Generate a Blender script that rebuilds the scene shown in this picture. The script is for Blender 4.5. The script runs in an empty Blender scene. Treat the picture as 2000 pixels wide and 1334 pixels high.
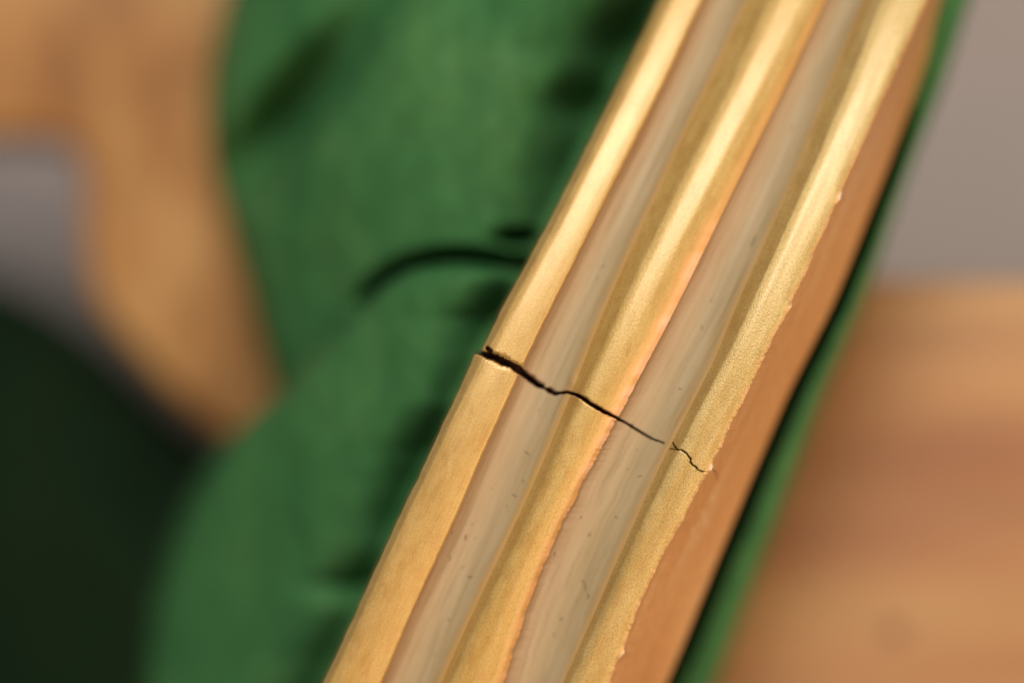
import bpy, math
import numpy as np
from mathutils import Vector, noise as mnoise

# ------------------------------------------------------------------ camera, world, lamps
S = bpy.context.scene
COL = S.collection
DIST, FRAME = 0.200, 0.060            # camera to the cracked moulding, width of the view there (metres)
CZ = 0.12
cam = bpy.data.cameras.new('camera')
cam.sensor_width = 36.0
cam.lens = 36.0 * DIST / FRAME
cam.clip_start, cam.clip_end = 0.005, 20.0
cam.dof.use_dof = True
cam.dof.focus_distance = DIST
cam.dof.aperture_fstop = 6.0
cam.dof.aperture_blades = 0
camo = bpy.data.objects.new('camera', cam)
COL.objects.link(camo)
camo.location = (0, -DIST, CZ)
camo.rotation_euler = (math.radians(90), 0, 0)
S.camera = camo

W = bpy.data.worlds.new('World')
S.world = W
W.use_nodes = True
bg = W.node_tree.nodes['Background']
bg.inputs[0].default_value = (1.0, 0.93, 0.84, 1)
bg.inputs[1].default_value = 0.19

def lamp(name, loc, target, size, power, col):
    l = bpy.data.lights.new(name, 'AREA')
    l.shape = 'RECTANGLE'
    l.size, l.size_y = size
    l.energy = power
    l.color = col
    o = bpy.data.objects.new(name, l)
    COL.objects.link(o)
    o.location = loc
    o.rotation_euler = (Vector(target) - Vector(loc)).to_track_quat('-Z', 'Y').to_euler()
    return o

lamp('window_lamp', (-0.03, -0.46, CZ + 0.30), (0, 0.01, CZ), (0.20, 0.20), 2.4, (1.0, 0.965, 0.90))
lamp('warm_fill', (0.34, -0.28, CZ - 0.14), (0, 0, CZ), (0.26, 0.26), 1.05, (1.0, 0.72, 0.44))  # added fill from the right, stands in for bounce off orange wood

lamp('low_warm_fill', (0.06, -0.44, CZ - 0.17), (0, 0, CZ), (0.16, 0.16), 0.50, (1.0, 0.58, 0.26))  # added unseen source below, warms the lower gold like bounced light

S.view_settings.view_transform = 'Standard'
S.view_settings.look = 'None'
S.view_settings.exposure = 0.0
S.view_settings.gamma = 1.0

# ------------------------------------------------------------------ helpers
MM = FRAME / 2000.0                   # metres per photograph pixel at the moulding

def P(x, y, d):
    """photograph measure (x right, y down) and depth d in mm behind the moulding -> world point"""
    x, y, d = np.broadcast_arrays(np.asarray(x, float), np.asarray(y, float), np.asarray(d, float))
    k = (DIST + d * 1e-3) / DIST
    return np.stack([(x - 1000) * MM * k, d * 1e-3, CZ - (y - 667) * MM * k], -1)

def curve(pts, sm=0.0):
    ys = np.array([p[0] for p in pts], float); xs = np.array([p[1] for p in pts], float)
    def f(y):
        y = np.asarray(y, float)
        if sm <= 0:
            return np.interp(y, ys, xs)
        acc = 0
        off = np.linspace(-1, 1, 9); wts = (1 - off ** 2 * 0.9)
        for o, w in zip(off, wts):
            acc = acc + w * np.interp(y + o * sm, ys, xs)
        return acc / wts.sum()
    return f

def n1(v, seed, scale):
    return np.array([mnoise.noise(Vector((a * scale, seed * 7.31, seed * 1.7))) for a in np.ravel(v)]).reshape(np.shape(v))

def fbm2(u, v, seed, scale, octv=3):
    out = np.zeros(np.shape(u)); amp = 1.0
    flat_u, flat_v = np.ravel(u), np.ravel(v)
    for k in range(octv):
        s = scale * 2 ** k
        out += amp * np.array([mnoise.noise(Vector((a * s, b * s, seed + 3.1 * k))) for a, b in zip(flat_u, flat_v)]).reshape(np.shape(u))
        amp *= 0.5
    return out

def smooth(e0, e1, x):
    t = np.clip((x - e0) / (e1 - e0), 0, 1)
    return t * t * (3 - 2 * t)

def seg_dist(X, Y, pts):
    """distance to a polyline and the value interpolated along it; pts rows are (x, y, value...)"""
    best = np.full(X.shape, 1e9); val = np.zeros(X.shape); sgn = np.zeros(X.shape)
    for a, b in zip(pts[:-1], pts[1:]):
        ax, ay, bx, by = a[0], a[1], b[0], b[1]
        L = (bx - ax) ** 2 + (by - ay) ** 2
        t = np.clip(((X - ax) * (bx - ax) + (Y - ay) * (by - ay)) / L, 0, 1)
        dx, dy = X - (ax + t * (bx - ax)), Y - (ay + t * (by - ay))
        d = np.hypot(dx, dy)
        m = d < best
        best = np.where(m, d, best)
        val = np.where(m, a[2] + t * (b[2] - a[2]), val)
        sgn = np.where(m, (bx - ax) * dy - (by - ay) * dx, sgn)
    return best, val, np.sign(sgn)

def grid_mesh(name, pts, mats, parent=None, uv=None, wear_and_lit=None, face_mat=None, across=None, flip=False):
    """pts: (rows, cols, 3) world points -> ONE smooth mesh object"""
    R, C = pts.shape[:2]
    idx = np.arange(R * C).reshape(R, C)
    q = np.stack([idx[:-1, :-1], idx[1:, :-1], idx[1:, 1:], idx[:-1, 1:]], -1).reshape(-1, 4)
    if flip:
        q = q[:, ::-1]
    me = bpy.data.meshes.new(name)
    me.vertices.add(R * C)
    me.vertices.foreach_set('co', pts.reshape(-1).astype(np.float32))
    n = len(q)
    me.loops.add(n * 4)
    me.loops.foreach_set('vertex_index', q.reshape(-1).astype(np.int32))
    me.polygons.add(n)
    me.polygons.foreach_set('loop_start', (np.arange(n) * 4).astype(np.int32))
    me.polygons.foreach_set('loop_total', np.full(n, 4, np.int32))
    me.polygons.foreach_set('use_smooth', np.ones(n, bool))
    for m in mats:
        me.materials.append(m)
    if face_mat is not None:
        me.polygons.foreach_set('material_index', face_mat.reshape(-1).astype(np.int32))
    me.update(calc_edges=True)
    if uv is not None:
        lay = me.uv_layers.new(name='st')
        lay.data.foreach_set('uv', uv.reshape(-1, 2)[q.reshape(-1)].reshape(-1).astype(np.float32))
    if wear_and_lit is not None:
        at = me.attributes.new('wear_and_lit', 'FLOAT', 'POINT')
        at.data.foreach_set('value', wear_and_lit.reshape(-1).astype(np.float32))
    if across is not None:
        at = me.attributes.new('across', 'FLOAT', 'POINT')
        at.data.foreach_set('value', across.reshape(-1).astype(np.float32))
    me.validate()
    o = bpy.data.objects.new(name, me)
    COL.objects.link(o)
    o.parent = parent
    return o

def thing(name, label, cat, loc=(0, 0, 0)):
    o = bpy.data.objects.new(name, None)
    o.empty_display_size = 0.01
    COL.objects.link(o)
    o['label'] = label; o['category'] = cat; o['kind'] = 'thing'
    return o

# ------------------------------------------------------------------ materials
def mat(name):
    m = bpy.data.materials.new(name); m.use_nodes = True
    nt = m.node_tree
    return m, nt, nt.nodes['Principled BSDF']

def N(nt, kind, **kw):
    n = nt.nodes.new(kind)
    for k, v in kw.items():
        if k in n.inputs.keys():
            n.inputs[k].default_value = v
        else:
            setattr(n, k, v)
    return n

def mapped(nt, src, scale, rot=(0, 0, 0)):
    mp = nt.nodes.new('ShaderNodeMapping')
    mp.inputs['Scale'].default_value = scale
    mp.inputs['Rotation'].default_value = rot
    nt.links.new(src, mp.inputs['Vector'])
    return mp.outputs[0]

def ramp(nt, src, stops):
    r = nt.nodes.new('ShaderNodeValToRGB')
    while len(r.color_ramp.elements) < len(stops):
        r.color_ramp.elements.new(0.5)
    for e, (p, c) in zip(r.color_ramp.elements, stops):
        e.position = p; e.color = (*c, 1) if len(c) == 3 else c
    nt.links.new(src, r.inputs[0])
    return r.outputs[0]

def mix(nt, fac, a, b, mode='MIX'):
    n = nt.nodes.new('ShaderNodeMix'); n.data_type = 'RGBA'; n.blend_type = mode
    for s, v in ((0, fac), (6, a), (7, b)):
        if hasattr(v, 'links'):
            nt.links.new(v, n.inputs[s])
        elif s == 0:
            n.inputs[0].default_value = v
        else:
            n.inputs[s].default_value = (*v, 1)
    return n.outputs[2]

def noise(nt, vec, scale, detail=3, rough=0.55, dist=0.0):
    n = N(nt, 'ShaderNodeTexNoise')
    n.inputs['Scale'].default_value = scale; n.inputs['Detail'].default_value = detail
    n.inputs['Roughness'].default_value = rough; n.inputs['Distortion'].default_value = dist
    nt.links.new(vec, n.inputs['Vector'])
    return n.outputs[0]

def bump(nt, bs, h, strength, dist, prev=None):
    b = nt.nodes.new('ShaderNodeBump')
    b.inputs['Strength'].default_value = strength; b.inputs['Distance'].default_value = dist
    nt.links.new(h, b.inputs['Height'])
    if prev is not None:
        nt.links.new(prev, b.inputs['Normal'])
    nt.links.new(b.outputs[0], bs.inputs['Normal'])
    return b.outputs[0]

def gold_material(name, base, dark, pale, metallic, rough, fibre, brushed=1.0, fine=1.0):
    m, nt, bs = mat(name)
    uv = N(nt, 'ShaderNodeUVMap', uv_map='st').outputs[0]
    streak = noise(nt, mapped(nt, uv, (1.6, 0.12, 1)), 1.0, 4, 0.6)
    grain = noise(nt, mapped(nt, uv, (13 * fine, 7 * fine, 1), (0, 0, 0.4)), 1.0, 4, 0.65)
    speck = noise(nt, mapped(nt, uv, (4.5, 3.0, 1)), 1.0, 3, 0.7)
    patch = noise(nt, mapped(nt, uv, (0.25, 0.16, 1)), 1.0, 3, 0.6)
    c = mix(nt, ramp(nt, streak, [(0.35, (0, 0, 0)), (0.7, (1, 1, 1))]), base, pale)
    brush = noise(nt, mapped(nt, uv, (11, 0.55, 1), (0, 0, 0.03)), 1.0, 3, 0.6)
    c = mix(nt, ramp(nt, brush, [(0.36, (0.28 * brushed,) * 3), (0.5, (0, 0, 0))]), c, dark)
    c = mix(nt, ramp(nt, brush, [(0.56, (0, 0, 0)), (0.70, (0.4 * brushed,) * 3)]), c, pale)
    c = mix(nt, ramp(nt, grain, [(0.34, (0.55,) * 3), (0.54, (0, 0, 0))]), c, dark)
    sp = ramp(nt, speck, [(0.60, (0, 0, 0)), (0.72, (0.55,) * 3)])
    pt = ramp(nt, patch, [(0.42, (0, 0, 0)), (0.62, (1, 1, 1))])
    sp2 = mix(nt, 1.0, sp, pt, 'MULTIPLY')
    mot = noise(nt, mapped(nt, uv, (1.3, 0.5, 1)), 1.0, 4, 0.7)
    c = mix(nt, ramp(nt, mot, [(0.38, (0.38,) * 3), (0.54, (0, 0, 0))]), c, (base[0] * 0.74, base[1] * 0.62, base[2] * 0.48))
    c = mix(nt, sp2, c, (0.30, 0.20, 0.12))
    wear_and_lit = N(nt, 'ShaderNodeAttribute', attribute_name='wear_and_lit').outputs['Fac']
    c = mix(nt, ramp(nt, wear_and_lit, [(0.0, (0, 0, 0)), (0.45, (1, 1, 1))]), c, ramp(nt, wear_and_lit, [(0.0, (0.70, 0.38, 0.12)), (0.35, (0.74, 0.38, 0.13)), (0.65, (0.80, 0.46, 0.25)), (1.0, (0.86, 0.68, 0.48))]))  # low values paint lit orange lips, high values bare chips
    nt.links.new(c, bs.inputs['Base Color'])
    mt = nt.nodes.new('ShaderNodeMath'); mt.operation = 'MULTIPLY_ADD'
    nt.links.new(wear_and_lit, mt.inputs[0]); mt.inputs[1].default_value = -metallic; mt.inputs[2].default_value = metallic
    nt.links.new(mt.outputs[0], bs.inputs['Metallic'])
    bs.inputs['Coat Weight'].default_value = 0.5
    bs.inputs['Coat Roughness'].default_value = 0.27
    rr = nt.nodes.new('ShaderNodeMapRange')
    nt.links.new(grain, rr.inputs[0]); rr.inputs[3].default_value = rough + 0.10; rr.inputs[4].default_value = rough - 0.08
    ra = nt.nodes.new('ShaderNodeMath'); ra.operation = 'MULTIPLY_ADD'
    nt.links.new(mot, ra.inputs[0]); ra.inputs[1].default_value = 0.40
    rs = nt.nodes.new('ShaderNodeMath'); rs.operation = 'SUBTRACT'
    nt.links.new(rr.outputs[0], rs.inputs[0]); rs.inputs[1].default_value = 0.22
    nt.links.new(rs.outputs[0], ra.inputs[2])
    nt.links.new(ra.outputs[0], bs.inputs['Roughness'])
    b1 = bump(nt, bs, grain, fibre, 0.00006)
    b2 = bump(nt, bs, brush, 0.16 * brushed, 0.00005, b1)
    bump(nt, bs, streak, 0.2, 0.00008, b2)
    return m

gold = gold_material('gold_paint', (0.57, 0.36, 0.105), (0.42, 0.245, 0.062), (0.62, 0.42, 0.15), 0.34, 0.46, 0.26)
gold_b = gold_material('gold_paint_fibrous', (0.55, 0.35, 0.095), (0.36, 0.215, 0.052), (0.62, 0.43, 0.15), 0.36, 0.45, 0.42, 0.8, 0.82)
gold_c = gold_material('gold_paint_grainy', (0.51, 0.345, 0.105), (0.19, 0.115, 0.03), (0.66, 0.49, 0.20), 0.44, 0.43, 0.50, 0.35, 1.0)

def flute_material():
    m, nt, bs = mat('worn_beige_gilding')
    uv = N(nt, 'ShaderNodeUVMap', uv_map='st').outputs[0]
    s1 = noise(nt, mapped(nt, uv, (0.9, 0.045, 1)), 1.0, 4, 0.6, 0.3)
    s2 = noise(nt, mapped(nt, uv, (3.2, 0.16, 1)), 1.0, 4, 0.6, 0.3)
    sp = noise(nt, mapped(nt, uv, (3.6, 1.6, 1)), 1.0, 2, 0.5)
    c = ramp(nt, s1, [(0.30, (0.42, 0.31, 0.17)), (0.48, (0.48, 0.38, 0.24)), (0.62, (0.43, 0.34, 0.20)), (0.75, (0.50, 0.36, 0.22))])
    ac = N(nt, 'ShaderNodeAttribute', attribute_name='across').outputs['Fac']
    wob = nt.nodes.new('ShaderNodeMath'); wob.operation = 'MULTIPLY_ADD'
    nt.links.new(s1, wob.inputs[0]); wob.inputs[1].default_value = 0.5; wob.inputs[2].default_value = -0.25
    wob2 = nt.nodes.new('ShaderNodeMath'); wob2.operation = 'ADD'
    nt.links.new(wob.outputs[0], wob2.inputs[0]); nt.links.new(ac, wob2.inputs[1])
    flute_shade = ramp(nt, wob2.outputs[0], [(0.0, (0.42, 0.22, 0.12)), (0.14, (0.45, 0.28, 0.17)), (0.32, (0.50, 0.37, 0.235)), (0.50, (0.47, 0.365, 0.22)), (0.66, (0.40, 0.30, 0.155)), (0.80, (0.42, 0.33, 0.18)), (1.0, (0.42, 0.26, 0.09))])  # side-to-side shading of the flute painted as a colour ramp
    c = mix(nt, 0.72, c, flute_shade)
    c = mix(nt, 1.0, c, (0.84, 0.83, 0.80), 'MULTIPLY')
    c = mix(nt, ramp(nt, s2, [(0.42, (0, 0, 0)), (0.70, (0.35,) * 3)]), c, (0.56, 0.45, 0.30))
    c = mix(nt, ramp(nt, s2, [(0.28, (0.65,) * 3), (0.42, (0, 0, 0))]), c, (0.26, 0.21, 0.12))
    c = mix(nt, ramp(nt, sp, [(0.70, (0, 0, 0)), (0.76, (0.7,) * 3)]), c, (0.12, 0.08, 0.04))
    wear_and_lit = N(nt, 'ShaderNodeAttribute', attribute_name='wear_and_lit').outputs['Fac']
    c = mix(nt, wear_and_lit, c, (0.62, 0.36, 0.11))
    nt.links.new(c, bs.inputs['Base Color'])
    bs.inputs['Metallic'].default_value = 0.0
    bs.inputs['Specular IOR Level'].default_value = 0.3
    bs.inputs['Roughness'].default_value = 0.5
    bump(nt, bs, s2, 0.35, 0.00012)
    return m
flute_m = flute_material()

def simple_wood(name, cols, scale, rough, axis_scale, knots=None, bumpd=0.0003):
    m, nt, bs = mat(name)
    co = N(nt, 'ShaderNodeTexCoord').outputs['Object']
    g = noise(nt, mapped(nt, co, axis_scale), scale, 4, 0.55, 0.6)
    g2 = noise(nt, mapped(nt, co, tuple(a * 5 for a in axis_scale)), scale, 4, 0.6, 0.2)
    c = ramp(nt, g, cols)
    c = mix(nt, ramp(nt, g2, [(0.3, (0.3,) * 3), (0.6, (0, 0, 0))]), c, tuple(a * 0.6 for a in cols[0][1]))
    for (kp, kr, kc, ks) in knots or ():
        v = nt.nodes.new('ShaderNodeVectorMath'); v.operation = 'SUBTRACT'
        nt.links.new(co, v.inputs[0]); v.inputs[1].default_value = kp
        v1 = nt.nodes.new('ShaderNodeVectorMath'); v1.operation = 'DIVIDE'
        nt.links.new(v.outputs[0], v1.inputs[0]); v1.inputs[1].default_value = kr
        v2 = nt.nodes.new('ShaderNodeVectorMath'); v2.operation = 'LENGTH'
        nt.links.new(v1.outputs[0], v2.inputs[0])
        c = mix(nt, ramp(nt, v2.outputs['Value'], [(0.25, (ks,) * 3), (1.0, (0, 0, 0))]), c, kc)
    nt.links.new(c, bs.inputs['Base Color'])
    bs.inputs['Roughness'].default_value = rough
    bump(nt, bs, g2, 0.3, bumpd)
    return m

def side_material():
    m, nt, bs = mat('orange_brown_side')
    uv = N(nt, 'ShaderNodeUVMap', uv_map='st').outputs[0]
    a = noise(nt, mapped(nt, uv, (0.5, 0.06, 1)), 1.0, 3, 0.6)
    f = noise(nt, mapped(nt, uv, (4, 1.2, 1)), 1.0, 3, 0.6)
    sp = noise(nt, mapped(nt, uv, (1.6, 1.1, 1)), 1.0, 2, 0.5)
    c = ramp(nt, a, [(0.3, (0.58, 0.27, 0.092)), (0.5, (0.66, 0.34, 0.135)), (0.7, (0.71, 0.42, 0.20))])
    c = mix(nt, ramp(nt, f, [(0.3, (0.35,) * 3), (0.55, (0, 0, 0))]), c, (0.36, 0.13, 0.035))
    c = mix(nt, ramp(nt, sp, [(0.70, (0, 0, 0)), (0.76, (0.6,) * 3)]), c, (0.74, 0.50, 0.30))
    wear_and_lit = N(nt, 'ShaderNodeAttribute', attribute_name='wear_and_lit').outputs['Fac']
    c = mix(nt, wear_and_lit, c, (0.86, 0.62, 0.42))
    nt.links.new(c, bs.inputs['Base Color'])
    bs.inputs['Roughness'].default_value = 0.38
    bump(nt, bs, f, 0.3, 0.0001)
    return m
side_m = side_material()

raw_m, nt, bs = mat('dark_inside_of_crack')
uv = N(nt, 'ShaderNodeUVMap', uv_map='st').outputs[0]
nt.links.new(ramp(nt, noise(nt, mapped(nt, uv, (4, 4, 1)), 1.0), [(0.3, (0.04, 0.018, 0.010)), (0.7, (0.16, 0.07, 0.035))]), bs.inputs['Base Color'])
bs.inputs['Roughness'].default_value = 0.9

def green_material(name, a, b, c3, rough=0.55, sheen=0.0):
    m, nt, bs = mat(name)
    co = N(nt, 'ShaderNodeTexCoord').outputs['Object']
    big = noise(nt, mapped(nt, co, (190, 190, 75), (0, 0.5, 0)), 1.0, 4, 0.6, 0.5)
    fin = noise(nt, mapped(nt, co, (900, 900, 500)), 1.0, 4, 0.6)
    c = ramp(nt, big, [(0.3, a), (0.5, b), (0.7, c3)])
    c = mix(nt, ramp(nt, fin, [(0.35, (0.35,) * 3), (0.6, (0, 0, 0))]), c, tuple(x * 0.6 for x in a))
    nt.links.new(c, bs.inputs['Base Color'])
    bs.inputs['Roughness'].default_value = rough
    bs.inputs['Specular IOR Level'].default_value = 0.12 if rough < 0.7 else 0.08
    bump(nt, bs, fin, 0.3, 0.0002)
    return m
green_m = green_material('green_paint', (0.038, 0.146, 0.048), (0.056, 0.182, 0.060), (0.074, 0.194, 0.062))
dark_m = green_material('shaded_green', (0.005, 0.014, 0.006), (0.007, 0.020, 0.008), (0.011, 0.022, 0.008), 0.9)  # shade is put into this near-black green

# ------------------------------------------------------------------ the gilded moulding
# each line of its profile as it runs down the moulding, measured in the photograph: (y, x)
EXT0, EXT1 = -500, 1834
L0 = curve([(-500, 1522), (0, 1286), (176, 1201), (420, 1079), (600, 982), (690, 938), (691, 928), (756, 899), (834, 862), (900, 833), (1000, 784), (1100, 738), (1200, 693), (1334, 631), (1834, 398)], 0)
L2 = curve([(-500, 1606), (0, 1372), (176, 1291), (352, 1201), (600, 1077), (690, 1032), (800, 982), (900, 936), (1000, 896), (1100, 848), (1200, 802), (1334, 746), (1834, 512)],100)
L3 = curve([(-500, 1690), (0, 1462), (176, 1380), (352, 1294), (600, 1182), (690, 1147), (800, 1103), (900, 1062), (1000, 1018), (1100, 968), (1200, 922), (1334, 862), (1834, 632)],100)
L4 = curve([(-500, 1736), (0, 1506), (176, 1424), (352, 1334), (600, 1212), (690, 1174), (800, 1120), (900, 1080), (1000, 1036), (1100, 986), (1200, 940), (1334, 880), (1834, 650)],100)
L6 = curve([(-500, 1842), (0, 1612), (176, 1530), (352, 1442), (600, 1321), (690, 1274), (800, 1215), (900, 1161), (1000, 1109), (1100, 1063), (1200, 1024), (1334, 984), (1834, 765)], 60)
L5 = lambda y: L6(y) - np.interp(y, [0, 500, 800, 950, 1834], [28, 40, 34, 22, 22])
L7 = curve([(-500, 1916), (0, 1690), (176, 1616), (352, 1550), (600, 1436), (690, 1402), (800, 1346), (900, 1294), (1000, 1248), (1100, 1203), (1200, 1160), (1334, 1100), (1834, 872)], 45)
L8 = curve([(-500, 1948), (0, 1724), (176, 1656), (352, 1578), (600, 1466), (690, 1424), (800, 1366), (900, 1316), (1000, 1264), (1100, 1218), (1200, 1174), (1334, 1114), (1834, 886)], 45)
L9 = curve([(-500, 2032), (0, 1811), (176, 1732), (352, 1652), (534, 1573), (600, 1541), (690, 1495), (800, 1443), (900, 1392), (1000, 1341), (1100, 1287), (1200, 1241), (1334, 1191), (1834, 964)], 30)
L10 = curve([(-500, 2070), (0, 1849), (176, 1790), (352, 1724), (534, 1652), (600, 1624), (765, 1541), (930, 1470), (1095, 1401), (1260, 1334), (1334, 1302), (1834, 1080)], 45)

ys = np.unique(np.concatenate([np.arange(EXT0, 0, 8), np.arange(0, 664, 3.0), np.arange(664, 940, 1.4), np.arange(940, 1334, 3.0), np.arange(1334, EXT1 + 1, 8)]).astype(float))
def tilt_at(y):
    t = np.clip((900 - np.asarray(y, float)) / 900, 0, 2)
    return 4.6 * t ** 2 + 0.8 * np.clip((np.asarray(y, float) - 760) / 500, 0, 3) ** 2
tilt = tilt_at(ys)

# ragged edges
jag = n1(ys, 3, 0.20) * 2.4 + n1(ys, 2, 0.09) * 1.6 + n1(ys, 4, 0.03) * 3.0
jag9 = jag * smooth(300, 480, ys) + np.interp(ys, [370, 383, 390, 400, 590, 600, 612, 900, 912, 918, 930, 1262, 1275, 1288], [0, 4, 5, 0, 0, 4, 0, 0, 5, 6, 0, 0, 7, 0])
jag6 = (n1(ys, 9, 0.19) * 2.6 + n1(ys, 8, 0.08) * 1.8 + n1(ys, 10, 0.025) * 3) * smooth(640, 860, ys)
jag0 = n1(ys, 12, 0.05) * 1.4
wob = n1(ys, 20, 0.006) * 1.2
X0, X2, X3, X4, X5 = L0(ys) + jag0, L2(ys) + n1(ys, 5, 0.06) * 1.0, L3(ys) + wob, L4(ys) + wob, L5(ys) + wob
XA = curve([(-500, 1522), (0, 1286), (176, 1201), (420, 1079), (600, 982), (690, 935), (756, 900), (834, 862), (900, 833), (1000, 784), (1100, 738), (1200, 693), (1334, 631), (1834, 398)], 45)(ys)
XR = L9(ys)
X6S = L6(ys)
X6, X7, X8, X9, X10 = L6(ys) + jag6, L7(ys), L8(ys), L9(ys) + jag9, L10(ys)

CRACK = [(924, 687, 5), (939, 690, 7), (954, 695, 12), (968, 699, 11), (981, 706, 13), (998, 713, 10), (1014, 723, 13), (1026, 733, 10), (1038, 742, 11), (1048, 750, 9), (1059, 756, 8), (1063, 759, 2.5),
         (1071, 762, 7), (1083, 769, 6.5), (1092, 768, 4), (1107, 766, 4.5), (1125, 771, 6), (1137, 777, 7.5), (1155, 790, 6.5), (1167, 797, 7.5),
         (1179, 804, 6.5), (1200, 814, 5.5), (1216, 823, 4.5), (1230, 831, 4.5), (1254, 846, 4), (1275, 858, 3), (1296, 865, 1.6)]
FINE = [(1314, 864, 1.5), (1317, 871, 2.2), (1324, 879, 2.4), (1330, 878, 2.0), (1336, 882, 2.2), (1342, 887, 2.0), (1349, 897, 2.4), (1348, 902, 2.2), (1352, 908, 2.0), (1358, 911, 2.0), (1363, 918, 1.8), (1374, 922, 1.5)]
FINE2 = [(1306, 876, 1.2), (1318, 878, 2.0), (1324, 879, 2.0)]
CHIP = [(952, 680, 7), (957, 686, 9)]
SIDECR = [(1388, 914, 1.2), (1396, 920, 1.8), (1401, 932, 1.6), (1401, 944, 1.0)]

CRACK = [(x, y, w * (1 if x < 1125 else 0.78)) for x, y, w in CRACK]

def band_part(name, mats, ctrl, ncol, mode=None, uvoff=0.0, thick=None):
    """ctrl: list of (x array, height in mm array/scalar, u) along the cross-section, resampled to ncol columns with a smooth curve"""
    u_c = np.array([c[2] for c in ctrl])
    us = np.linspace(0, 1, ncol)
    Xc = np.stack([np.broadcast_to(c[0], ys.shape) for c in ctrl], 1)
    Hc = np.stack([np.broadcast_to(c[1], ys.shape) for c in ctrl], 1)
    # monotone cubic (Hermite) across the control points
    def herm(V):
        h = np.diff(u_c); dl = np.diff(V, axis=1) / h
        m = np.zeros_like(V)
        m[:, 0] = dl[:, 0]; m[:, -1] = dl[:, -1]
        for k in range(1, V.shape[1] - 1):
            a, b = dl[:, k - 1], dl[:, k]
            m[:, k] = np.where(a * b > 0, 2 * a * b / np.where(np.abs(a + b) < 1e-9, 1, a + b), 0)
        out = np.zeros((V.shape[0], ncol))
        for j, u in enumerate(us):
            k = min(np.searchsorted(u_c, u, 'right') - 1, len(h) - 1)
            t = (u - u_c[k]) / h[k]
            h00, h10, h01, h11 = 2*t**3-3*t**2+1, t**3-2*t**2+t, -2*t**3+3*t**2, t**3-t**2
            out[:, j] = h00*V[:, k] + h10*h[k]*m[:, k] + h01*V[:, k+1] + h11*h[k]*m[:, k+1]
        return out
    X, H = herm(Xc), herm(Hc)
    Y = np.repeat(ys[:, None], ncol, 1)
    # the crack: a real trench through the profile
    d1, w1, sg = seg_dist(X, Y, CRACK)
    d2, w2, _ = seg_dist(X, Y, FINE)
    d3, w3, _ = seg_dist(X, Y, FINE2)
    d4, w4, _ = seg_dist(X, Y, CHIP)
    w1 = w1 * (1 + 0.22 * fbm2(X * 0.16, Y * 0.16, 2.0, 1.0, 2) + 0.25 * fbm2(X * 0.5, Y * 0.5, 6.0, 1.0, 1) * (w1 > 6))
    cut = np.maximum.reduce([1 - smooth(0.32, 0.62, d1 / np.maximum(w1, .5)), 0.24 * (1 - smooth(0.2, 0.55, d2 / w2)), 0.2 * (1 - smooth(0.2, 0.6, d3 / w3)), 0.40 * (1 - smooth(0.3, 0.7, d4 / w4))])
    deep = 2.4
    if mode == 'side':
        d5, w5, _ = seg_dist(X, Y, SIDECR)
        cut = 0.14 * (1 - smooth(0.25, 0.8, d5 / w5))
    H2 = H - cut * deep
    if mode != 'side':
        big = smooth(2.5, 7, w1)
        H2 = H2 - np.where(sg < 0, 0.22, 0.05) * big * (1 - smooth(0.45, 1.25, d1 / np.maximum(w1, .5)))      # torn upper lip
        H2 = H2 + 0.16 * smooth(1.0, 0.0, np.hypot((X - 1120) / 16, (Y - 748) / 26)) * (sg < 0)               # flake lifted beside the crack
    # lower block stands a trifle lower than the upper one at the open end of the crack
    low = np.where((sg > 0), 1, 0) * np.exp(-d1 / 60.0) * smooth(1180, 950, X)
    H2 = H2 - 0.10 * low
    # slow unevenness of the hand-made surface
    H2 = H2 + 0.018 * fbm2(X * 0.012 + uvoff, (Y + X * .45) * 0.0045, 5 + uvoff, 1.0, 2)
    D = tilt[:, None] - H2
    pts = P(X, Y, D)
    perp = (X - X[:, :1]) * 0.9 * MM * 1e3 + uvoff * 13
    if mode == 'side':
        perp = us[None, :] * 8 + 60 + 0 * X
    along = (Y * 0.9 - X * 0.43) * MM * 1e3
    uv = np.stack([perp, along], -1)
    fm = (cut[:-1, :-1] + cut[1:, 1:]) * .5 > 0.16
    CW = np.where(sg > 0, 1.0, 0.25) * smooth(0.55, 0.7, d1 / np.maximum(w1, .5)) * (1 - smooth(1.0, 4.5, d1 - 0.6 * w1)) * smooth(2, 6, w1)  # thin lit edge painted pale along the torn lower wall
    global crack_torn_lit
    crack_torn_lit = CW * (0.35 + 0.6 * fbm2(X * 0.11, Y * 0.11, 8.0, 1.0, 2)) if mode != 'side' else 0 * X
    DONE.append((name, X, Y, D))
    return X, Y, pts, uv, fm, us, cut
DONE = []

mould = thing('gilded_moulding', 'gold moulding with three ridges and two beige flutes, split by a jagged dark crack', 'moulding')

def finish(name, mats, data, wear_and_lit, extra_label=None):
    X, Y, pts, uv, fm, us, cut = data
    if name == 'ridge':
        wear_and_lit = wear_and_lit + 0.9 * np.clip(crack_torn_lit, 0, 1)
    o = grid_mesh(name, pts, mats, mould, uv, np.clip(wear_and_lit, 0, 1), fm, us[None, :] + 0 * X)
    if extra_label:
        o['label'] = extra_label
    return o

def lip(us, lo, hi):
    return smooth(lo, hi, us)[None, :]

# ridge beside the green carving
dat = band_part('ridge', None, [(X0, -5.5, 0), (X0 - 0.5, -0.9, 0.06), (X0 + 5, -0.55, 0.12), (X0 * .3 + XA * .7 + 15, -0.16, 0.20), (XA * .62 + X2 * .38, 0.02, 0.45), (XA * .3 + X2 * .7, 0.08, 0.7), (X2 - 7, 0.05, 0.9), (X2 - 2, -0.02, 0.96), (X2, -0.14, 1)], 80, uvoff=0.0)
finish('ridge', [gold, raw_m], dat, 0.30 * lip(dat[5], 0.95, 0.99) + 0 * dat[0])  # right-facing lip painted orange for the light it catches
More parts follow.
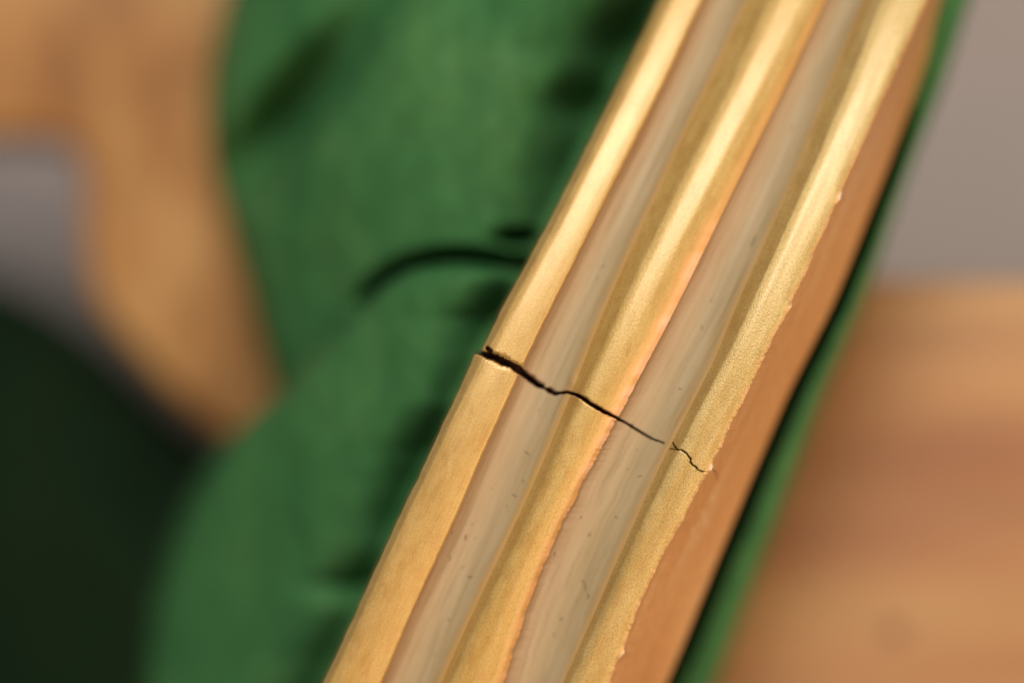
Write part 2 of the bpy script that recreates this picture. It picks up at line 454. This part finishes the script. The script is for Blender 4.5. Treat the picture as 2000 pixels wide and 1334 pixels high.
# first flute
dat = band_part('flute', None, [(X2, -0.14, 0), (X2 + 3, -0.55, 0.06), (X2 * .8 + X3 * .2, -1.35, 0.22), (X2 * .5 + X3 * .5, -1.75, 0.5), (X2 * .22 + X3 * .78, -1.55, 0.78), (X3, -1.0, 1)], 56, uvoff=1.0)
finish('flute', [flute_m, raw_m], dat, 0.25 * (1 - lip(dat[5], 0.0, 0.06)) + 0.7 * lip(dat[5], 0.86, 1.0) + 0 * dat[0])
# middle ridge
dat = band_part('ridge', None, [(X3, -1.0, 0), (X3 * .5 + X4 * .5, -0.60, 0.13), (X4, -0.20, 0.26), (X4 * .7 + X5 * .3, -0.02, 0.42), (X4 * .3 + X5 * .7, 0.04, 0.62), (X5, -0.05, 0.8), (X5 * .4 + X6S * .6, -0.24, 0.9), (X6, -0.52, 1)], 72, uvoff=2.0)
lit_slope = lip(dat[5], 0.78, 0.95) * (0.26 + 0.42 * (smooth(380, 520, ys) * (1 - 0.5 * smooth(820, 1000, ys)))[:, None] * (0.8 + 0.9 * n1(ys, 31, 0.05)[:, None]))  # warm light on the right-facing slope painted into its colour
finish('ridge', [gold_b, raw_m], dat, lit_slope + 0 * dat[0])
# second flute
dat = band_part('flute', None, [(X6, -0.52, 0), (X6 + 4, -0.85, 0.07), (X6S * .75 + X7 * .25, -1.40, 0.26), (X6S * .45 + X7 * .55, -1.72, 0.55), (X6S * .2 + X7 * .8, -1.5, 0.8), (X7, -0.98, 1)], 60, uvoff=3.0)
finish('flute', [flute_m, raw_m], dat, 0.5 * lip(dat[5], 0.9, 1.0) + 0 * dat[0])
# ridge with the ragged edge
dat = band_part('ridge', None, [(X7, -0.98, 0), (X7 * .5 + X8 * .5, -0.55, 0.12), (X8, -0.16, 0.24), (X8 * .7 + XR * .3, 0.00, 0.45), (X8 * .3 + XR * .7, 0.02, 0.75), (X9 - 6, -0.03, 0.93), (X9, -0.14, 1)], 64, uvoff=4.0)
chips = np.interp(ys, [372, 384, 400, 592, 600, 610, 900, 914, 924, 1264, 1276, 1288], [0, 1, 0, 0, .8, 0, 0, 1, 0, 0, .8, 0])
edgew = lip(dat[5], 0.93, 1.0) * (0.45 + 0.5 * n1(ys, 41, 0.09)[:, None]) + lip(dat[5], 0.86, 0.97) * chips[:, None]
finish('ridge', [gold_c, raw_m], dat, edgew + 0 * dat[0], 'gold ridge with a ragged chipped edge and a hairline crack')
# brown side that turns away from the camera
dat = band_part('side_face', None, [(X9, -0.14, 0), (X9 + 2.5, -0.5, 0.07), (XR * .75 + X10 * .25, -2.4, 0.30), (XR * .5 + X10 * .5, -4.4, 0.55), (XR * .2 + X10 * .8, -6.6, 0.82), (X10, -8.0, 0.95), (X10 - 8, -9.0, 1)], 44, mode='side', uvoff=5.0)
so = finish('side_face', [side_m, raw_m], dat, (1 - lip(dat[5], 0.0, 0.05)) * (0.35 + 0.5 * n1(ys, 41, 0.09)[:, None]) + 0.55 * sum(np.exp(-((dat[0] - x) / a) ** 2 - ((dat[1] - y) / b) ** 2) for x, y, a, b in ((1380, 1020, 4, 7), (1352, 1036, 3, 6), (1393, 972, 5, 5), (1372, 1003, 3, 4), (1362, 1050, 2.5, 4))), 'plain orange brown side of the moulding')
# fine hairs and dust caught on the flutes, too many and too small to count
hv, hf = [], []
rng = np.random.default_rng(4)
spots = [(1143, 1143, 24, 1.2), (1150, 1165, 14, 1.7), (1030, 885, 12, 0.7), (918, 1128, 12, 0.2), (1180, 868, 16, 2.2), (1472, 470, 22, 2.0), (1005, 968, 10, 0.6), (880, 1090, 14, 1.6)]
spots += [(L(y) + a, y, rng.uniform(3, 8), rng.uniform(0, 3.1)) for L, y, a in ((L7, 640, -50), (L7, 760, -38), (L3, 940, -22), (L7, 1010, -40), (L3, 1210, -40), (L7, 1240, -60), (L3, 520, -40), (L7, 250, -40), (L7, 930, -30), (L3, 800, -50))]
for x, y, ln, an in spots:
    best = min(((np.abs(X - x) + np.abs(Y - y)).min(), k) for k, (_, X, Y, D) in enumerate(DONE))[1]
    _, X, Y, D = DONE[best]
    bend = rng.uniform(-0.5, 0.5); b0 = len(hv)
    for t in np.linspace(-0.5, 0.5, 7):
        px, py = x + ln * t * math.cos(an + bend * t * 3), y + ln * t * math.sin(an + bend * t * 3)
        j = np.argmin(np.hypot(X - px, Y - py)); dd = D.flat[j] - 0.03
        rad = 0.55
        for q in range(4):
            a4 = q * math.pi / 2
            hv.append(tuple(P(px + rad * math.cos(a4) * math.sin(an), py - rad * math.cos(a4) * math.cos(an), dd + 0.02 * math.sin(a4))))
    for k in range(6):
        for q in range(4):
            a0, a1 = b0 + k * 4 + q, b0 + k * 4 + (q + 1) % 4
            hf.append((a0, a1, a1 + 4, a0 + 4))
me = bpy.data.meshes.new('dust'); me.from_pydata(hv, [], hf); me.materials.append(raw_m)
du = bpy.data.objects.new('dust', me); COL.objects.link(du); du.parent = mould
du['kind'] = 'stuff'

# back of the moulding, so that it is a solid bar
yb = np.linspace(EXT0, EXT1, 60)
tb = tilt_at(yb)
xb = np.stack([L0(yb) + 2, L0(yb) * .66 + L10(yb) * .34, L0(yb) * .33 + L10(yb) * .67, L10(yb) - 8], 1)
grid_mesh('back_face', P(xb, np.repeat(yb[:, None], 4, 1), np.stack([tb + 5.45, tb + 8, tb + 9, tb + 8.95], 1)), [side_m], mould,
          np.zeros((60, 4, 2)), np.zeros((60, 4)), flip=True)

# ------------------------------------------------------------------ the green carving behind it
carv = thing('green_carving', 'round green painted carving with overlapping lobes and dark grooves behind the gold moulding', 'carving')
EU = curve([(-600, 600), (-200, 500), (0, 440), (100, 415), (200, 402), (320, 412), (420, 438), (560, 482), (740, 530), (850, 560), (1000, 600)], 40)
EDGE = [(1130, 552), (1060, 536), (1010, 528), (950, 518), (900, 514), (850, 517), (790, 532), (740, 565), (700, 610), (660, 650), (620, 690), (540, 776), (480, 826), (430, 882), (380, 965), (335, 1070), (305, 1180), (288, 1334), (284, 1500), (300, 1700)]

def gauss_line(X, Y, pts, sig):
    d, v, _ = seg_dist(X, Y, pts)
    return v * np.exp(-(d / sig) ** 2)

TRY = [-500, -60, 0, 90, 150, 205, 270, 340, 410, 470, 540, 620, 700, 790, 880, 940, 1000, 1070, 1135, 1190, 1290, 1400, 1834]
TRA = [6, 6, 7, 8.5, 8, 8, 7, 6, 4.5, 3, 3, 5.5, 3.6, 3.6, 6, 6, 5.6, 4.6, 5.6, 4.2, 5.8, 6, 5]
def shade_hollow(X, Y):
    """hollow sunk along the moulding to supply its soft shadow, deeper in places, and a few notches"""
    xx = XM(Y)
    amp = np.interp(Y, TRY, TRA)
    low = smooth(500, 640, Y)
    wid = (40 + 6.0 * amp) * (1 - low) + (34 + 5.5 * amp) * low
    amp = amp * (1 + 0.15 * low)
    out = amp * np.exp(-(np.clip(xx - 6 - X, 0, None) / wid) ** 1.3)  # depth shaped to darken the green beside the moulding
    for (x, y, rx, ry, a) in ((1195, 80, 44, 60, 2), (1132, 205, 52, 40, 2.5), (1012, 464, 30, 13, 8)):
        out = out + a * np.exp(-((X - x) / rx) ** 2 - ((Y - y) / ry) ** 2)
    return out
XM = curve([(-500, 1522), (0, 1286), (420, 1079), (690, 935), (900, 833), (1334, 631), (1834, 398)], 60)

# upper lobe
yu = np.arange(-500, 905, 5.0)
nu = 150
tt = np.linspace(0, 1, nu)
Xu = EU(yu)[:, None] + (L2(yu)[:, None] + 60 - EU(yu)[:, None]) * tt[None, :] ** 1.0
Yu = np.repeat(yu[:, None], nu, 1)
a = (Xu - EU(yu)[:, None])
Du = 10.5 + 15 * np.clip(1 - a / 620, 0, 1) ** 1.7 + 5.0 * np.exp(-a / 14)
Du += gauss_line(Xu, Yu, [(430, 400, 1.5), (480, 335, 5.0), (560, 225, 9), (610, 160, 7.5), (660, 100, 4.0), (720, 30, 2.0), (800, -60, 1)], 52)
Du += gauss_line(Xu, Yu, [(1030, 518, 9), (1000, 514, 9), (900, 501, 9), (850, 504, 9), (785, 521, 8.5), (738, 550, 7.0), (714, 576, 4.0), (700, 596, 1.0), (690, 608, 0.3), (540, 760, 0.2)], 12)
Du += shade_hollow(Xu, Yu)
Du += 0.5 * fbm2(Xu * 0.006, Yu * 0.004, 11, 1.0, 3)
wrap = P(Xu[:, :1], Yu[:, :1], Du[:, :1] + np.array([[14, 8, 3]])); 
wrap[:, 0, 0] += 0.0035; wrap[:, 1, 0] += 0.0008
pts = np.concatenate([wrap, P(Xu, Yu, Du)], 1)
grid_mesh('upper_lobe', pts, [green_m], carv)

# lower lobe
E = np.array(EDGE, float)
el = np.concatenate([[0], np.cumsum(np.hypot(*np.diff(E, axis=0).T))])
te = np.linspace(0, el[-1], 300)
ex, ey = np.interp(te, el, E[:, 0]), np.interp(te, el, E[:, 1])
for _ in range(6):
    ex[1:-1] = (ex[:-2] + 2 * ex[1:-1] + ex[2:]) / 4; ey[1:-1] = (ey[:-2] + 2 * ey[1:-1] + ey[2:]) / 4
f = np.linspace(0, 1, 300)
ty = 560 + 1140 * f ** 1.0
tx = L2(ty) + 60
nl = 130
uu = np.linspace(0, 1, nl) ** 1.3
Xl = ex[:, None] * (1 - uu) + tx[:, None] * uu
Yl = ey[:, None] * (1 - uu) + ty[:, None] * uu
Ev = [(x, y, 0) for x, y in zip(ex[::6], ey[::6])]
de, _, _ = seg_dist(Xl, Yl, Ev)
Dl = 7.5 + 19 * np.clip((960 - Xl) / 640, 0, 1) ** 1.5 + 3.0 * np.exp(-de / 10)
Dl += 0.8 * shade_hollow(Xl, Yl)
Dl += gauss_line(Xl, Yl, [(600, 1145, 0.4), (700, 1140, 1.2), (760, 1140, 1.2)], 18)
Dl += 0.5 * fbm2(Xl * 0.005, Yl * 0.004, 21, 1.0, 3)
wrap = P(Xl[:, :1], Yl[:, :1], Dl[:, :1] + np.array([[12, 7, 2.5]]))
pts = np.concatenate([wrap, P(Xl, Yl, Dl)], 1)
grid_mesh('lower_lobe', pts, [green_m], carv)

# the rim that shows on the far side of the moulding
yr = np.arange(-500, 1840, 10.0)
RX = curve([(-500, 2090), (0, 1893), (176, 1838), (352, 1768), (534, 1706), (600, 1682), (765, 1610), (930, 1552), (1095, 1490), (1260, 1428), (1334, 1400), (1834, 1200)], 60)
ur = np.linspace(0, 1, 40)
xl = L10(yr)[:, None] - 150
xr = RX(yr)[:, None]
Xr = xl + (xr - xl) * ur
Yr = np.repeat(yr[:, None], 40, 1)
base = np.interp(yr, [-500, 0, 600, 1000, 1334, 1834], [11, 10.5, 11, 13, 16, 17])[:, None]
gap = np.interp(yr, [-500, 0, 200, 400, 700, 1000, 1834], [0, 0, 1, 6, 13, 18, 20])[:, None]
fr = (Xr - L10(yr)[:, None])
Dr = base + gap * (1 - smooth(8, 34, fr)) + 5 * smooth(0.93, 1.0, ur)[None, :] ** 2
wrap = P(Xr[:, -1:], Yr[:, -1:], Dr[:, -1:] + np.array([[3, 7]]))
wrap[:, 1, 0] -= 0.002
grid_mesh('rim', np.concatenate([P(Xr, Yr, Dr), wrap], 1), [green_m], carv)

# ------------------------------------------------------------------ things further back, out of focus
import bmesh
def slab(name, outline, d0, d1, bevel, m):
    """a block with the given front outline, from depth d0 back to d1 (mm), its edges rounded"""
    bm = bmesh.new()
    o = np.array(outline, float)
    fpts = P(o[:, 0], o[:, 1], d0)
    off = Vector((0, (d1 - d0) * 1e-3, 0))
    fv = [bm.verts.new(p) for p in fpts]
    bv = [bm.verts.new(Vector(p) + off) for p in fpts]
    n = len(fv)
    bm.faces.new(fv); bm.faces.new(bv[::-1])
    for i in range(n):
        bm.faces.new((fv[i], bv[i], bv[(i + 1) % n], fv[(i + 1) % n]))
    bmesh.ops.recalc_face_normals(bm, faces=bm.faces)
    bmesh.ops.bevel(bm, geom=[e for e in bm.edges], offset=bevel, segments=4, affect='EDGES', profile=0.5)
    me = bpy.data.meshes.new(name)
    bm.to_mesh(me); bm.free()
    for p in me.polygons:
        p.use_smooth = True
    me.materials.append(m)
    ob = bpy.data.objects.new(name, me)
    COL.objects.link(ob)
    return ob

wood_l = simple_wood('mottled_light_wood', [(0.36, (0.30, 0.12, 0.03)), (0.48, (0.46, 0.215, 0.06)), (0.60, (0.56, 0.30, 0.10))], 1.0, 0.6, (110, 110, 60))
br = slab('wooden_bracket', [(-500, -130), (640, -130), (620, 0), (600, 500), (600, 820), (560, 885), (500, 874), (430, 848), (330, 762), (238, 662), (176, 585), (160, 480), (160, 380), (156, 310), (130, 276), (60, 268), (-500, 272)], 42, 52, 0.0012, wood_l)
br['label'] = 'blurred tan wooden bracket with a rounded tip beside the green carving'; br['category'] = 'bracket'

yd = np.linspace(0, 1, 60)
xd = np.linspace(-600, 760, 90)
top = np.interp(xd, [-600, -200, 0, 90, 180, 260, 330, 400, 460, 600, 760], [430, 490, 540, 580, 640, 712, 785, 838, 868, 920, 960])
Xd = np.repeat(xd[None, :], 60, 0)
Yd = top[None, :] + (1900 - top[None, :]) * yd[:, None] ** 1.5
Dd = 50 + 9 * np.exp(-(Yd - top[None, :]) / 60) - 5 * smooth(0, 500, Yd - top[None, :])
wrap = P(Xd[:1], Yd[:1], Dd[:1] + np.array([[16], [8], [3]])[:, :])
dk = grid_mesh('dark_body', np.concatenate([wrap, P(Xd, Yd, Dd)], 0), [dark_m])  # shaded green surface, its darkness carried by the colour
dk.name = 'shaded_cushion'
dk['label'] = 'rounded green cushion below the tan bracket, its shade put into a very dark colour'; dk['category'] = 'cushion'

k = (DIST + 0.034) / DIST
kn = P(1745, 1235, 30)
db = P(1890, 890, 30)
db2 = P(1650, 1060, 30)
wood_r = simple_wood('orange_wood', [(0.34, (0.36, 0.168, 0.070)), (0.50, (0.44, 0.222, 0.092)), (0.66, (0.50, 0.280, 0.118))], 1.0, 0.55, (10, 30, 75),
                     [(tuple(db), (0.012, 0.02, 0.0034), (0.29, 0.115, 0.048), 0.8), (tuple(db2), (0.02, 0.02, 0.004), (0.31, 0.13, 0.058), 0.6), (tuple(kn), (0.0010, 0.006, 0.0010), (0.16, 0.07, 0.035), 1.0)])
bd = slab('wooden_board', [(1690, 545), (2700, 560), (2700, 2000), (1060, 2000), (1220, 1640), (1350, 1334), (1435, 1140), (1560, 840)], 30, 40, 0.0006, wood_r)
bd['label'] = 'orange brown wooden board with dark grain right of the moulding'; bd['category'] = 'board'

wm, nt, bs = mat('grey_plaster')
co = N(nt, 'ShaderNodeTexCoord').outputs['Object']
nt.links.new(ramp(nt, noise(nt, mapped(nt, co, (25, 25, 25)), 1.0, 4), [(0.3, (0.295, 0.258, 0.252)), (0.7, (0.35, 0.312, 0.302))]), bs.inputs['Base Color'])
bs.inputs['Roughness'].default_value = 0.85
g = np.linspace(0, 1, 12)
Xw, Yw = np.meshgrid(-1500 + 5500 * g, -2000 + 5000 * g)
wl = grid_mesh('wall', P(Xw, Yw, 95 + 0 * Xw), [wm])
wl['kind'] = 'structure'

for o in (br, dk, bd):
    o['kind'] = 'thing'
